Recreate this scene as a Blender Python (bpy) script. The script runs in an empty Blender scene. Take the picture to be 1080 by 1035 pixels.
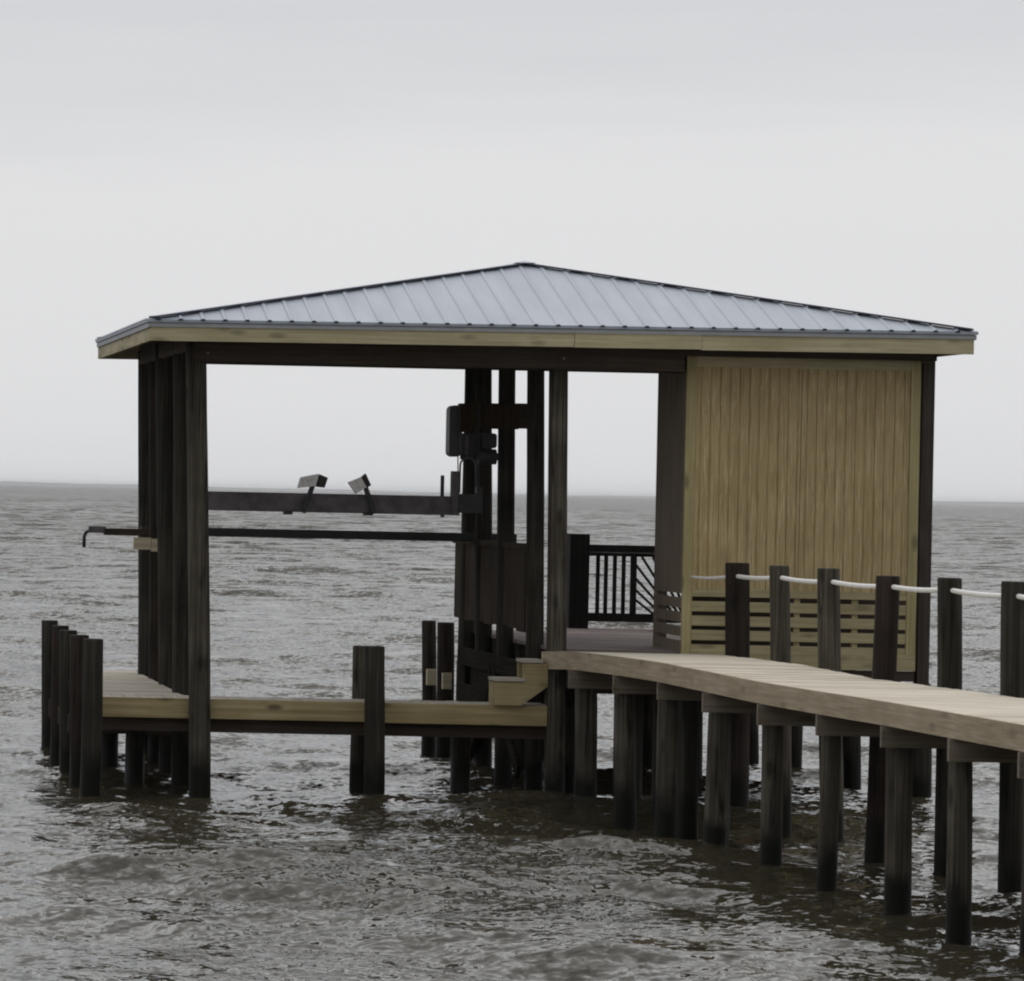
import bpy, math, random
import numpy as np
from mathutils import Vector, Matrix
random.seed(7); rng = np.random.RandomState(11)
S = bpy.context.scene; C = S.collection

# ---------------------------------------------------------------- camera
F = 4040.0; CX = -250.0; CY = 504.8; ROLL = math.radians(1.19); CH = 3.2
cam = bpy.data.objects.new('camera', bpy.data.cameras.new('camera')); C.objects.link(cam)
cam.data.sensor_fit = 'HORIZONTAL'; cam.data.sensor_width = 36; cam.data.lens = F / 1080 * 36
cam.data.shift_x = (540 - CX) / 1080; cam.data.shift_y = (CY - 517.5) / 1080
cam.data.clip_start = 0.5; cam.data.clip_end = 60000
cr, sr = math.cos(ROLL), math.sin(ROLL)
cam.matrix_world = Matrix(((cr, -sr, 0, 0), (0, 0, -1, 0), (sr, cr, 0, CH), (0, 0, 0, 1)))
S.camera = cam
S.cycles.pixel_filter_type = 'BLACKMAN_HARRIS'; S.cycles.filter_width = 2.1
S.cycles.max_bounces = 6; S.cycles.volume_bounces = 0

# ---------------------------------------------------------------- world and sun (bright overcast)
SUN_EL, SUN_AZ = 58, 25     # degrees; azimuth clockwise from +Y
W = bpy.data.worlds.new("World"); S.world = W; W.use_nodes = True
nt = W.node_tree; N = nt.nodes; L = nt.links; N.clear()
def wn(t, **k):
    n = N.new(t)
    for a, b in k.items(): setattr(n, a, b)
    return n
out = wn('ShaderNodeOutputWorld'); bg = wn('ShaderNodeBackground'); bg.inputs['Strength'].default_value = 0.094
L.new(bg.outputs[0], out.inputs[0])
sky = wn('ShaderNodeTexSky'); sky.sky_type = 'NISHITA'; sky.sun_disc = False
sky.sun_elevation = math.radians(SUN_EL); sky.sun_rotation = math.radians(SUN_AZ)
sky.dust_density = 6; sky.air_density = 1.0
hsv = wn('ShaderNodeHueSaturation'); hsv.inputs['Saturation'].default_value = 0.12; L.new(sky.outputs[0], hsv.inputs['Color'])
tc = wn('ShaderNodeTexCoord'); sep = wn('ShaderNodeSeparateXYZ'); L.new(tc.outputs['Generated'], sep.inputs[0])
def wmath(op, a, b=None, c=None):
    n = wn('ShaderNodeMath', operation=op)
    for i, v in enumerate((a, b, c)):
        if v is None: continue
        if isinstance(v, (int, float)): n.inputs[i].default_value = v
        else: L.new(v, n.inputs[i])
    return n.outputs[0]
mp = wn('ShaderNodeMapping'); mp.inputs['Scale'].default_value = (2.2, 2.2, 26); L.new(tc.outputs['Generated'], mp.inputs[0])
cn = wn('ShaderNodeTexNoise'); cn.inputs['Scale'].default_value = 1.6; cn.inputs['Detail'].default_value = 5; cn.inputs['Roughness'].default_value = .6
L.new(mp.outputs[0], cn.inputs['Vector'])
elev = wmath('ADD', sep.outputs['Z'], wmath('MULTIPLY', wmath('SUBTRACT', cn.outputs[0], .5), .07))
el2 = wmath('ADD', elev, wmath('MULTIPLY', sep.outputs['X'], -.04))
rp = wn('ShaderNodeValToRGB'); L.new(wmath('MULTIPLY_ADD', el2, 1.0, .1), rp.inputs[0])
# position = sin(elevation) + 0.1
stops = [(0.0, (.70, .70, .70)), (.088, (.765, .77, .785)), (.12, (.805, .808, .818)), (.170, (.815, .817, .825)), (.194, (.755, .762, .78)), (.22, (.70, .71, .735)), (.30, (.76, .79, .84)), (.6, (.95, .99, 1.05)), (1, (1.0, 1.03, 1.07))]
rp.color_ramp.elements[0].position = stops[0][0]; rp.color_ramp.elements[0].color = (*stops[0][1], 1)
rp.color_ramp.elements[1].position = 1; rp.color_ramp.elements[1].color = (*stops[-1][1], 1)
for p, c in stops[1:-1]:
    e = rp.color_ramp.elements.new(p); e.color = (*c, 1)
# the cloud deck is darker behind the viewer (landward) than over the bay
side = wn('ShaderNodeMapRange'); side.interpolation_type = 'SMOOTHSTEP'
side.inputs['From Min'].default_value = -.7; side.inputs['From Max'].default_value = .75
side.inputs['To Min'].default_value = 7.2; side.inputs['To Max'].default_value = 9.7
L.new(sep.outputs['Y'], side.inputs['Value'])
gs = wn('ShaderNodeVectorMath', operation='SCALE'); L.new(rp.outputs[0], gs.inputs[0]); L.new(side.outputs[0], gs.inputs['Scale'])
ns = wn('ShaderNodeVectorMath', operation='SCALE'); L.new(hsv.outputs[0], ns.inputs[0]); ns.inputs['Scale'].default_value = .03
ad = wn('ShaderNodeVectorMath', operation='ADD'); L.new(gs.outputs[0], ad.inputs[0]); L.new(ns.outputs[0], ad.inputs[1])
L.new(ad.outputs[0], bg.inputs['Color'])
sl = bpy.data.lights.new('sun', 'SUN'); sl.energy = 1.1; sl.angle = math.radians(85); sl.color = (1, .97, .93)
so = bpy.data.objects.new('sun', sl); C.objects.link(so)
el, az = math.radians(SUN_EL), math.radians(SUN_AZ)
sd = Vector((math.sin(az) * math.cos(el), math.cos(az) * math.cos(el), math.sin(el)))
so.rotation_euler = sd.to_track_quat('Z', 'Y').to_euler()
S.view_settings.view_transform = 'Standard'; S.view_settings.look = 'None'
S.view_settings.exposure = 0; S.view_settings.gamma = 1

# ---------------------------------------------------------------- helpers
def px(x, y, Y):
    """point of the place at distance Y seen at photo pixel (x, y)"""
    u, v = x - CX, y - CY
    return Vector(((u * cr + v * sr) * Y / F, Y, CH + (u * sr - v * cr) * Y / F))
def wx(x, z, Y):
    """X at distance Y and height z for photo column x"""
    b = (z - CH) * F / Y
    return ((x - CX - b * sr) / cr) * Y / F
def interp(t, x): return float(np.interp(x, [a for a, _ in t], [b for _, b in t]))

class MB:
    def __init__(s): s.v = []; s.f = []
    def add(s, vs, fs):
        o = len(s.v); s.v += [Vector(v) for v in vs]; s.f += [tuple(i + o for i in f) for f in fs]; return s
    def hexa(s, p):   # 8 corners: bottom 0-3 ccw, top 4-7
        return s.add(p, [(3, 2, 1, 0), (4, 5, 6, 7), (0, 1, 5, 4), (1, 2, 6, 5), (2, 3, 7, 6), (3, 0, 4, 7)])
    def box(s, x0, x1, y0, y1, z0, z1):
        return s.hexa([(x0, y0, z0), (x1, y0, z0), (x1, y1, z0), (x0, y1, z0), (x0, y0, z1), (x1, y0, z1), (x1, y1, z1), (x0, y1, z1)])
    def bar(s, a, b, w, h, up=(0, 0, 1)):
        a, b = Vector(a), Vector(b); d = (b - a).normalized(); u = Vector(up)
        if abs(d.dot(u)) > .99: u = Vector((0, 1, 0))
        r = d.cross(u).normalized(); u = r.cross(d).normalized(); r *= w / 2; u *= h / 2
        return s.hexa([a - r - u, a + r - u, b + r - u, b - r - u, a - r + u, a + r + u, b + r + u, b - r + u])
    def prism(s, poly, y0, y1):   # polygon in X,Z, extruded along Y
        n = len(poly); vs = [(x, y0, z) for x, z in poly] + [(x, y1, z) for x, z in poly]
        fs = [tuple(range(n)), tuple(range(2 * n - 1, n - 1, -1))] + [((i + 1) % n, i, i + n, (i + 1) % n + n) for i in range(n)]
        return s.add(vs, fs)
    def tube(s, pts, rad, seg=12, wob=0.0, cap=True):
        o = len(s.v); pts = [Vector(p) for p in pts]; n = len(pts)
        rad = [rad] * n if isinstance(rad, (int, float)) else rad
        ph = random.random() * 6
        for i, p in enumerate(pts):
            d = (pts[min(i + 1, n - 1)] - pts[max(i - 1, 0)]).normalized()
            ref = Vector((1, 0, 0)) if abs(d.x) < .9 else Vector((0, 1, 0))
            a = d.cross(ref).normalized(); b = d.cross(a).normalized()
            for k in range(seg):
                t = 2 * math.pi * k / seg
                rr = rad[i] * (1 + wob * (math.sin(3 * t + ph + i * .3) * .5 + math.sin(5 * t - ph + i * .9) * .3 + random.uniform(-.35, .35)))
                s.v.append(p + a * math.cos(t) * rr + b * math.sin(t) * rr)
        for i in range(n - 1):
            for k in range(seg):
                k2 = (k + 1) % seg
                s.f.append((o + i * seg + k, o + i * seg + k2, o + (i + 1) * seg + k2, o + (i + 1) * seg + k))
        if cap:
            s.f.append(tuple(o + k for k in range(seg))[::-1]); s.f.append(tuple(o + (n - 1) * seg + k for k in range(seg)))
        return s
    def build(s, name, mat, parent=None, smooth=False, jit=0):
        org = wloc(parent) if parent else Vector((0, 0, 0))
        me = bpy.data.meshes.new(name)
        me.from_pydata([tuple(v - org) for v in s.v], [], s.f); me.validate(); me.update()
        import bmesh
        bm = bmesh.new(); bm.from_mesh(me); bmesh.ops.recalc_face_normals(bm, faces=bm.faces[:]); bm.to_mesh(me); bm.free()
        if smooth:
            for p in me.polygons: p.use_smooth = len(p.vertices) == 4
        me.materials.append(mat)
        o = bpy.data.objects.new(name, me); C.objects.link(o)
        if parent: o.parent = parent
        return o
def wloc(o):
    p = Vector((0, 0, 0))
    while o: p = p + o.location; o = o.parent
    return p
def tag(o, label=None, cat=None, group=None, kind=None):
    for k, v in (('label', label), ('category', cat), ('group', group), ('kind', kind)):
        if v: o[k] = v
    return o
def thing(name, loc, label, cat, group=None):
    o = bpy.data.objects.new(name, None); o.empty_display_size = .2; C.objects.link(o); o.location = loc
    return tag(o, label, cat, group)

# ---------------------------------------------------------------- materials
def mat(name):
    m = bpy.data.materials.new(name); m.use_nodes = True
    return m, m.node_tree.nodes, m.node_tree.links, m.node_tree.nodes['Principled BSDF']
def wood(name, cols, axis='X', rough=.75, grain=1.0, knots=0.0, wet=False, spread=.5, swirl=.6, spec=.3, bump=.25, salt=0, blotch=.5):
    """timber: long grain along one axis, board to board blotches, knots, optional wet algae band above the water"""
    m, n, l, b = mat(name)
    t = n.new('ShaderNodeTexCoord'); mpg = n.new('ShaderNodeMapping'); l.new(t.outputs['Object'], mpg.inputs[0])
    lo, hi = .9 * grain, 34 * grain
    mpg.inputs['Scale'].default_value = {'X': (lo, hi, hi), 'Y': (hi, lo, hi), 'Z': (hi, hi, lo)}[axis]
    mpg.inputs['Location'].default_value = (salt, salt * 2.3, salt * .7)
    g = n.new('ShaderNodeTexNoise'); g.inputs['Scale'].default_value = 1; g.inputs['Detail'].default_value = 6; g.inputs['Roughness'].default_value = .62; g.inputs['Distortion'].default_value = swirl
    l.new(mpg.outputs[0], g.inputs['Vector'])
    bl = n.new('ShaderNodeTexNoise'); bl.inputs['Scale'].default_value = 1.7; bl.inputs['Detail'].default_value = 4; l.new(t.outputs['Object'], bl.inputs['Vector'])
    mx = n.new('ShaderNodeMath'); mx.operation = 'MULTIPLY_ADD'; l.new(g.outputs[0], mx.inputs[0]); mx.inputs[1].default_value = 1.0
    mb = n.new('ShaderNodeMath'); mb.operation = 'MULTIPLY_ADD'; l.new(bl.outputs[0], mb.inputs[0]); mb.inputs[1].default_value = blotch; mb.inputs[2].default_value = -blotch * .5
    l.new(mb.outputs[0], mx.inputs[2])
    r = n.new('ShaderNodeValToRGB'); l.new(mx.outputs[0], r.inputs[0])
    r.color_ramp.elements[0].position = .5 - spread / 2; r.color_ramp.elements[0].color = (*cols[0], 1)
    r.color_ramp.elements[1].position = .5 + spread / 2; r.color_ramp.elements[1].color = (*cols[-1], 1)
    if len(cols) == 3: e = r.color_ramp.elements.new(.5); e.color = (*cols[1], 1)
    colr = r.outputs[0]
    if knots:
        mk = n.new('ShaderNodeMapping'); l.new(t.outputs['Object'], mk.inputs[0])
        mk.inputs['Scale'].default_value = {'X': (2.2, 6, 6), 'Y': (6, 2.2, 6), 'Z': (6, 6, 2.2)}[axis]
        vo = n.new('ShaderNodeTexVoronoi'); vo.inputs['Scale'].default_value = 1; l.new(mk.outputs[0], vo.inputs['Vector'])
        kr = n.new('ShaderNodeValToRGB'); l.new(vo.outputs['Distance'], kr.inputs[0])
        kr.color_ramp.elements[0].position = .10; kr.color_ramp.elements[0].color = (knots, knots, knots, 1)
        kr.color_ramp.elements[1].position = .26; kr.color_ramp.elements[1].color = (0, 0, 0, 1)
        km = n.new('ShaderNodeMix'); km.data_type = 'RGBA'; l.new(kr.outputs[0], km.inputs['Factor']); l.new(colr, km.inputs['A'])
        km.inputs['B'].default_value = (*[c * .28 for c in cols[0]], 1); colr = km.outputs['Result']
    if wet:
        mc = n.new('ShaderNodeMapping'); l.new(t.outputs['Object'], mc.inputs[0]); mc.inputs['Scale'].default_value = (14, 14, .55); mc.inputs['Location'].default_value = (salt, 2, salt)
        ck = n.new('ShaderNodeTexNoise'); ck.inputs['Scale'].default_value = 1; ck.inputs['Detail'].default_value = 2; ck.inputs['Distortion'].default_value = .4; l.new(mc.outputs[0], ck.inputs['Vector'])
        cr_ = n.new('ShaderNodeValToRGB'); l.new(ck.outputs[0], cr_.inputs[0]); e_ = cr_.color_ramp.elements
        e_[0].position = .60; e_[0].color = (0, 0, 0, 1); e_[1].position = .635; e_[1].color = (.85, .85, .85, 1)
        e3 = e_.new(.67); e3.color = (0, 0, 0, 1)
        cm = n.new('ShaderNodeMix'); cm.data_type = 'RGBA'; l.new(cr_.outputs[0], cm.inputs['Factor']); l.new(colr, cm.inputs['A']); cm.inputs['B'].default_value = (.006, .005, .004, 1); colr = cm.outputs['Result']
        geo = n.new('ShaderNodeNewGeometry'); sp = n.new('ShaderNodeSeparateXYZ'); l.new(geo.outputs['Position'], sp.inputs[0])
        wnz = n.new('ShaderNodeTexNoise'); wnz.inputs['Scale'].default_value = 3.5; wnz.inputs['Detail'].default_value = 5; l.new(geo.outputs['Position'], wnz.inputs['Vector'])
        ma = n.new('ShaderNodeMath'); ma.operation = 'MULTIPLY_ADD'; l.new(wnz.outputs[0], ma.inputs[0]); ma.inputs[1].default_value = -.55; l.new(sp.outputs['Z'], ma.inputs[2])
        mr = n.new('ShaderNodeMapRange'); mr.interpolation_type = 'SMOOTHSTEP'; l.new(ma.outputs[0], mr.inputs['Value'])
        mr.inputs['From Min'].default_value = -.08; mr.inputs['From Max'].default_value = .22; mr.inputs['To Min'].default_value = 1; mr.inputs['To Max'].default_value = 0
        wm = n.new('ShaderNodeMix'); wm.data_type = 'RGBA'; l.new(mr.outputs[0], wm.inputs['Factor']); l.new(colr, wm.inputs['A'])
        wm.inputs['B'].default_value = (.006, .0055, .003, 1); colr = wm.outputs['Result']
        rr = n.new('ShaderNodeMapRange'); l.new(mr.outputs[0], rr.inputs['Value']); rr.inputs['To Min'].default_value = rough; rr.inputs['To Max'].default_value = .5
        l.new(rr.outputs[0], b.inputs['Roughness'])
    else: b.inputs['Roughness'].default_value = rough
    l.new(colr, b.inputs['Base Color']); b.inputs['Specular IOR Level'].default_value = spec
    bp = n.new('ShaderNodeBump'); bp.inputs['Strength'].default_value = bump; bp.inputs['Distance'].default_value = .012
    l.new(g.outputs[0], bp.inputs['Height']); l.new(bp.outputs[0], b.inputs['Normal'])
    return m
def plain(name, col, rough=.5, metal=0.0, var=.2, scale=6, spec=.5):
    m, n, l, b = mat(name)
    t = n.new('ShaderNodeTexCoord'); g = n.new('ShaderNodeTexNoise'); g.inputs['Scale'].default_value = scale; g.inputs['Detail'].default_value = 6
    l.new(t.outputs['Object'], g.inputs['Vector'])
    r = n.new('ShaderNodeValToRGB'); l.new(g.outputs[0], r.inputs[0])
    r.color_ramp.elements[0].position = .3; r.color_ramp.elements[0].color = (*[c * (1 - var) for c in col], 1)
    r.color_ramp.elements[1].position = .7; r.color_ramp.elements[1].color = (*[min(1, c * (1 + var)) for c in col], 1)
    l.new(r.outputs[0], b.inputs['Base Color']); b.inputs['Roughness'].default_value = rough; b.inputs['Metallic'].default_value = metal
    b.inputs['Specular IOR Level'].default_value = spec
    return m
M = {}
M['pile'] = wood('creosoted pile', [(.012, .011, .008), (.030, .027, .020), (.066, .059, .045)], 'Z', .85, .8, 0, True, spec=.15)
M['pile_red'] = wood('reddish pile', [(.012, .009, .007), (.026, .018, .014), (.052, .037, .030)], 'Z', .85, .8, 0, True, salt=3, spec=.15)
M['pile_grey'] = wood('weathered green grey pile', [(.022, .018, .013), (.062, .053, .039), (.135, .118, .09)], 'Z', .85, .8, .6, True, salt=5, spec=.15)
M['fascia'] = wood('treated pine fascia', [(.28, .235, .13), (.41, .355, .21), (.54, .48, .30)], 'X', .7, 1, .5)
M['fascia_y'] = wood('treated pine side fascia', [(.26, .215, .12), (.38, .32, .19), (.50, .43, .27)], 'Y', .7, 1, .8)
M['fascia_deck'] = wood('weathered deck fascia', [(.24, .185, .115), (.34, .27, .18), (.46, .38, .27)], 'Y', .8, 1, .4)
M['slipfascia'] = wood('slip deck fascia', [(.22, .165, .075), (.32, .25, .12), (.44, .36, .20)], 'X', .75, 1, .8)
M['cap'] = wood('pile cap timber', [(.10, .08, .055), (.17, .138, .10), (.26, .215, .16)], 'X', .8, 1, .5)
M['stair'] = wood('stair timber', [(.22, .165, .075), (.31, .245, .12), (.40, .33, .18)], 'X', .75, 1, .4)
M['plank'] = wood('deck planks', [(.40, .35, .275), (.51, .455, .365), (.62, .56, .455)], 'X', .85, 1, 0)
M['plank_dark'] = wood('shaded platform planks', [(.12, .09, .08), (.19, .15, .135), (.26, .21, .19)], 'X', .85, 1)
M['slipplank'] = wood('slip deck planks', [(.26, .225, .175), (.38, .335, .27), (.48, .43, .36)], 'X', .85, 1)
M['beam'] = wood('dark stained beam', [(.025, .017, .011), (.045, .031, .021), (.075, .053, .036)], 'X', .8, 1)
M['postwood'] = wood('dark corner post', [(.025, .018, .013), (.045, .034, .026), (.075, .058, .045)], 'Z', .8, .9)
M['under'] = wood('near-black slip timber', [(.008, .006, .004), (.016, .013, .010), (.03, .025, .019)], 'Y', .95, 1, spec=.03)  # very dark brown with almost no specular
M['beam_y'] = wood('dark stained side beam', [(.05, .035, .025), (.085, .062, .045), (.12, .09, .07)], 'Y', .8, 1)
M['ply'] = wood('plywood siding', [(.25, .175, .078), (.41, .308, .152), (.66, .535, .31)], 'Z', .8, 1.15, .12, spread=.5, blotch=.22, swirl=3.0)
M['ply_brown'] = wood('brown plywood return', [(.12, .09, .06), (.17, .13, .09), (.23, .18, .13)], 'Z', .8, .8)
M['trim'] = wood('yellow pine trim', [(.25, .205, .095), (.35, .295, .14), (.46, .395, .20)], 'Z', .7, 1, .6)
M['slat'] = wood('louvre slats', [(.25, .205, .11), (.35, .295, .16), (.46, .395, .225)], 'X', .75, 1, .4)
M['rail'] = wood('dark painted railing', [(.008, .007, .006), (.013, .012, .010), (.022, .02, .018)], 'Z', .8, 1, spec=.15)
M['board'] = wood('brown privacy boards', [(.021, .014, .009), (.038, .027, .018), (.07, .050, .033)], 'Z', .9, .9, spec=.08)
M['paletimber'] = wood('pale new timber', [(.40, .34, .22), (.55, .48, .33), (.66, .60, .44)], 'X', .75, 1, .4)
M['steel'] = plain('galvanised steel gone dull', (.125, .112, .112), .8, 0, .3, 9, .3)
M['steel_dark'] = plain('dark steel', (.035, .035, .037), .6, .2)
M['motor'] = plain('grey motor housing', (.06, .06, .065), .5, .2)
M['carpet'] = plain('grey bunk end', (.78, .76, .72), .9, 0, .2, 30, .1)
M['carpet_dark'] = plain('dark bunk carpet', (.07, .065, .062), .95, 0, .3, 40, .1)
M['rope'] = plain('white rope', (.74, .72, .68), .9, 0, .12, 60, .2)
M['dark'] = plain('closures and hip gap shade', (.035, .045, .06), .6, 0)
m, n, l, b = mat('galvalume roof')
t = n.new('ShaderNodeTexCoord'); mpp = n.new('ShaderNodeMapping'); mpp.inputs['Scale'].default_value = (4, .6, .6); l.new(t.outputs['Object'], mpp.inputs[0])
g = n.new('ShaderNodeTexNoise'); g.inputs['Scale'].default_value = 1.3; g.inputs['Detail'].default_value = 8; l.new(mpp.outputs[0], g.inputs['Vector'])
r = n.new('ShaderNodeValToRGB'); l.new(g.outputs[0], r.inputs[0])
r.color_ramp.elements[0].position = .3; r.color_ramp.elements[0].color = (.275, .298, .34, 1); r.color_ramp.elements[1].position = .75; r.color_ramp.elements[1].color = (.345, .368, .41, 1)
l.new(r.outputs[0], b.inputs['Base Color']); b.inputs['Metallic'].default_value = .25; b.inputs['Roughness'].default_value = .5
M['roof'] = m
m, n, l, b = mat('bay water')
b.inputs['Base Color'].default_value = (.034, .029, .018, 1); b.inputs['IOR'].default_value = 1.33
geo = n.new('ShaderNodeNewGeometry'); sp = n.new('ShaderNodeSeparateXYZ'); l.new(geo.outputs['Position'], sp.inputs[0])
# beyond the modelled waves the surface normal itself carries the chop
acc = geo.outputs['Normal']
rr = n.new('ShaderNodeMapRange'); l.new(sp.outputs['Y'], rr.inputs['Value']); rr.inputs['From Min'].default_value = 30; rr.inputs['From Max'].default_value = 260; rr.inputs['To Min'].default_value = .075; rr.inputs['To Max'].default_value = .27; l.new(rr.outputs[0], b.inputs['Roughness'])
for sc, stretch, ax_, ay_, y0, y1, lo in ((.05, 3.0, .3, 1.0, 200, 900, .0), (.2, 2.6, .4, 2.1, 90, 350, .0), (.7, 2.4, .5, 2.0, 48, 150, .15), (3.4, 1.8, .6, 1.3, 45, 140, .7), (9.5, 1.6, .9, 1.4, 30, 70, .9)):
    mpp = n.new('ShaderNodeMapping'); mpp.inputs['Scale'].default_value = (sc, sc * stretch, sc); mpp.inputs['Rotation'].default_value = (0, 0, .22 + sc * .05); l.new(geo.outputs['Position'], mpp.inputs[0])
    g = n.new('ShaderNodeTexNoise'); g.inputs['Scale'].default_value = 1; g.inputs['Detail'].default_value = 2.5; g.inputs['Roughness'].default_value = .55; g.inputs['Distortion'].default_value = .7; l.new(mpp.outputs[0], g.inputs['Vector'])
    sb = n.new('ShaderNodeVectorMath'); sb.operation = 'SUBTRACT'; l.new(g.outputs['Color'], sb.inputs[0]); sb.inputs[1].default_value = (.5, .5 + .055 * min(1, .7 / sc), .5)
    mr = n.new('ShaderNodeMapRange'); l.new(sp.outputs['Y'], mr.inputs['Value']); mr.inputs['From Min'].default_value = y0; mr.inputs['From Max'].default_value = y1; mr.inputs['To Min'].default_value = lo; mr.inputs['To Max'].default_value = 1
    ml = n.new('ShaderNodeVectorMath'); ml.operation = 'MULTIPLY'; l.new(sb.outputs[0], ml.inputs[0]); ml.inputs[1].default_value = (ax_, ay_, 0)
    sc2 = n.new('ShaderNodeVectorMath'); sc2.operation = 'SCALE'; l.new(ml.outputs[0], sc2.inputs[0]); l.new(mr.outputs[0], sc2.inputs['Scale'])
    ad_ = n.new('ShaderNodeVectorMath'); ad_.operation = 'ADD'; l.new(acc, ad_.inputs[0]); l.new(sc2.outputs[0], ad_.inputs[1]); acc = ad_.outputs[0]
nm = n.new('ShaderNodeVectorMath'); nm.operation = 'NORMALIZE'; l.new(acc, nm.inputs[0]); l.new(nm.outputs[0], b.inputs['Normal'])
M['water'] = m

# ---------------------------------------------------------------- water
def make_water():
    ys = [3.0]
    while ys[-1] < 13: ys.append(ys[-1] * 1.02)
    while ys[-1] < 60: ys.append(ys[-1] * 1.0022)
    while ys[-1] < 900: ys.append(ys[-1] * 1.0030)
    while ys[-1] < 2500: ys.append(ys[-1] * 1.01)
    while ys[-1] < 30000: ys.append(ys[-1] * 1.08)
    ys = np.array(ys)
    fine = np.arange(-.12, .52, .0027); coarse = np.array([.56, .62, .7, .85, 1.1, 1.6, 2.5])
    ss = np.concatenate([-(coarse[::-1] - .40), fine, coarse])
    dS = np.gradient(ss); dY = np.gradient(ys)
    Yg, Sg = np.meshgrid(ys, ss, indexing='ij'); Xg = Sg * Yg
    cell = np.maximum(dY[:, None] * .75, dS[None, :] * Yg)
    X, Y, Z = Xg.copy(), Yg.copy(), np.zeros_like(Xg)
    wind = math.radians(-104)     # travel direction: towards the viewer, a little to the left
    for i in range(130):
        lam = math.exp(rng.uniform(math.log(.25), math.log(11.0)))
        th = wind + rng.normal() * (.5 if lam < 1.5 else .33); k = 2 * math.pi / lam; p = rng.uniform(0, 6.283)
        slope = .0335 * (1.0 if lam < .9 else (.75 if lam < 1.8 else (.62 if lam < 6 else .45))); a = slope / k
        w = np.clip((lam / cell - 2.2) / 2.5, 0, 1); w = w * w * (3 - 2 * w)
        ph = k * (Xg * math.cos(th) + Yg * math.sin(th)) + p
        gust = 1 + .35 * np.sin(Xg * .23 + Yg * .09 + i) * np.sin(Yg * .17 - Xg * .07 + 2.1 * i)
        aa = a * w * gust
        Z += aa * np.cos(ph); X -= .75 * aa * math.cos(th) * np.sin(ph); Y -= .75 * aa * math.sin(th) * np.sin(ph)
    co = np.stack([X, Y, Z], -1).reshape(-1, 3).astype(np.float32)
    ny, nx = Xg.shape; idx = np.arange(ny * nx).reshape(ny, nx)
    q = np.stack([idx[:-1, :-1], idx[:-1, 1:], idx[1:, 1:], idx[1:, :-1]], -1).reshape(-1, 4).astype(np.int32)
    me = bpy.data.meshes.new('water'); me.vertices.add(len(co)); me.vertices.foreach_set('co', co.ravel())
    me.loops.add(q.size); me.loops.foreach_set('vertex_index', q.ravel())
    me.polygons.add(len(q)); me.polygons.foreach_set('loop_start', np.arange(0, q.size, 4, dtype=np.int32))
    me.polygons.foreach_set('use_smooth', np.ones(len(q), dtype=bool))
    me.update(calc_edges=True); me.materials.append(M['water'])
    o = bpy.data.objects.new('water', me); C.objects.link(o); o['kind'] = 'structure'
make_water()
# far shore: a low wooded strip, just a faint line
m, n, l, b = mat('far woods'); b.inputs['Base Color'].default_value = (.05, .06, .05, 1); b.inputs['Roughness'].default_value = 1; M['far'] = m
D = 20000; s = MB(); xs = np.linspace(-.12 * D, .5 * D, 260); vs = []; k = len(xs)
for i, x in enumerate(xs):
    h = 5 + 9 * (.5 + .5 * math.cos((x / D - .04) * 20)) + 1.5 * math.sin(i * .35) + random.uniform(-1, 1)
    vs += [(x, D, -1), (x, D, h), (x, D + 300, h * .9), (x, D + 300, -1)]
fs = []
for i in range(k - 1):
    for j in range(3): fs.append((4 * i + j, 4 * i + 4 + j, 4 * i + 5 + j, 4 * i + 1 + j))
s.add(vs, fs); o = s.build('far_shore', M['far']); o['kind'] = 'structure'

# ---------------------------------------------------------------- piles
def pile(name, top, xbot, Y, r, m, parent=None, seg=16, zcap=None, zbot=-1.2):
    P = px(top[0], top[1], Y); zt = P.z if zcap is None else zcap
    xb = wx(xbot, 0, Y); n = 14; pts = []; rad = []
    ln = random.uniform(-.012, .012)
    for i in range(n + 1):
        t = i / n; z = zbot + (zt - zbot) * t; tt = (z - 0) / (P.z - 0)
        bow = .015 * math.sin(t * 3.1 + ln * 100)
        pts.append((xb + (P.x - xb) * tt + bow * (1 if i < n else 1), Y + ln * z, z)); rad.append(r * (1.05 - .09 * t))
    pts.append((pts[-1][0], pts[-1][1], zt + .012)); rad.append(r * .90)
    return MB().tube(pts, rad, seg, .035).build(name, m, parent, True)

# ---------------------------------------------------------------- boathouse
bh = thing('boathouse', (8.3, 42.5, 0), 'open timber boathouse on piles with grey ribbed metal hip roof and plywood clad corner', 'boathouse')
# left row of tall posts: (x at top, x at water, Y, radius)
for xt, xb, Y, r, mm in ((207.5, 209.5, 39.95, .112, 'pile_grey'), (190.5, 192, 41.35, .105, 'pile'), (175, 176.5, 42.9, .105, 'pile'), (164, 165.5, 44.2, .100, 'pile_red'), (155.5, 153, 45.2, .105, 'pile')):
    pile('post', (xt, 380), xb, Y, r, M[mm], bh, zcap=4.80)
# row on the right-hand side of the slip
for xt, xb, Y, r, mm in ((591, 583.5, 40.12, .103, 'pile_grey'), (567, 561, 41.25, .096, 'pile'), (537, 529, 42.75, .098, 'pile'), (512, 508, 44.1, .098, 'pile'), (497, 488.5, 45.1, .100, 'pile')):
    pile('post', (xt, 390), xb, Y, r, M[mm], bh, zcap=4.80)
# right-hand side row; the corner post is sawn square above the deck
for x, Y in ((970, 40.42), (897, 42.95), (835, 45.2), (790, 47.1)):
    pile('pile', (x + 1, 730), x, Y, .105, M['pile'], bh, zcap=1.28)
xr0, xr1 = px(971, 450, 40.1).x, px(983, 500, 40.1).x
MB().box(xr0 + .006, xr1, 40.06, 40.2, 1.28, 4.88).build('corner_post', M['postwood'], bh)
MB().box(xr1 - .13, xr1, 44.95, 45.09, 1.28, 4.88).build('corner_post', M['postwood'], bh)
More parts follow.
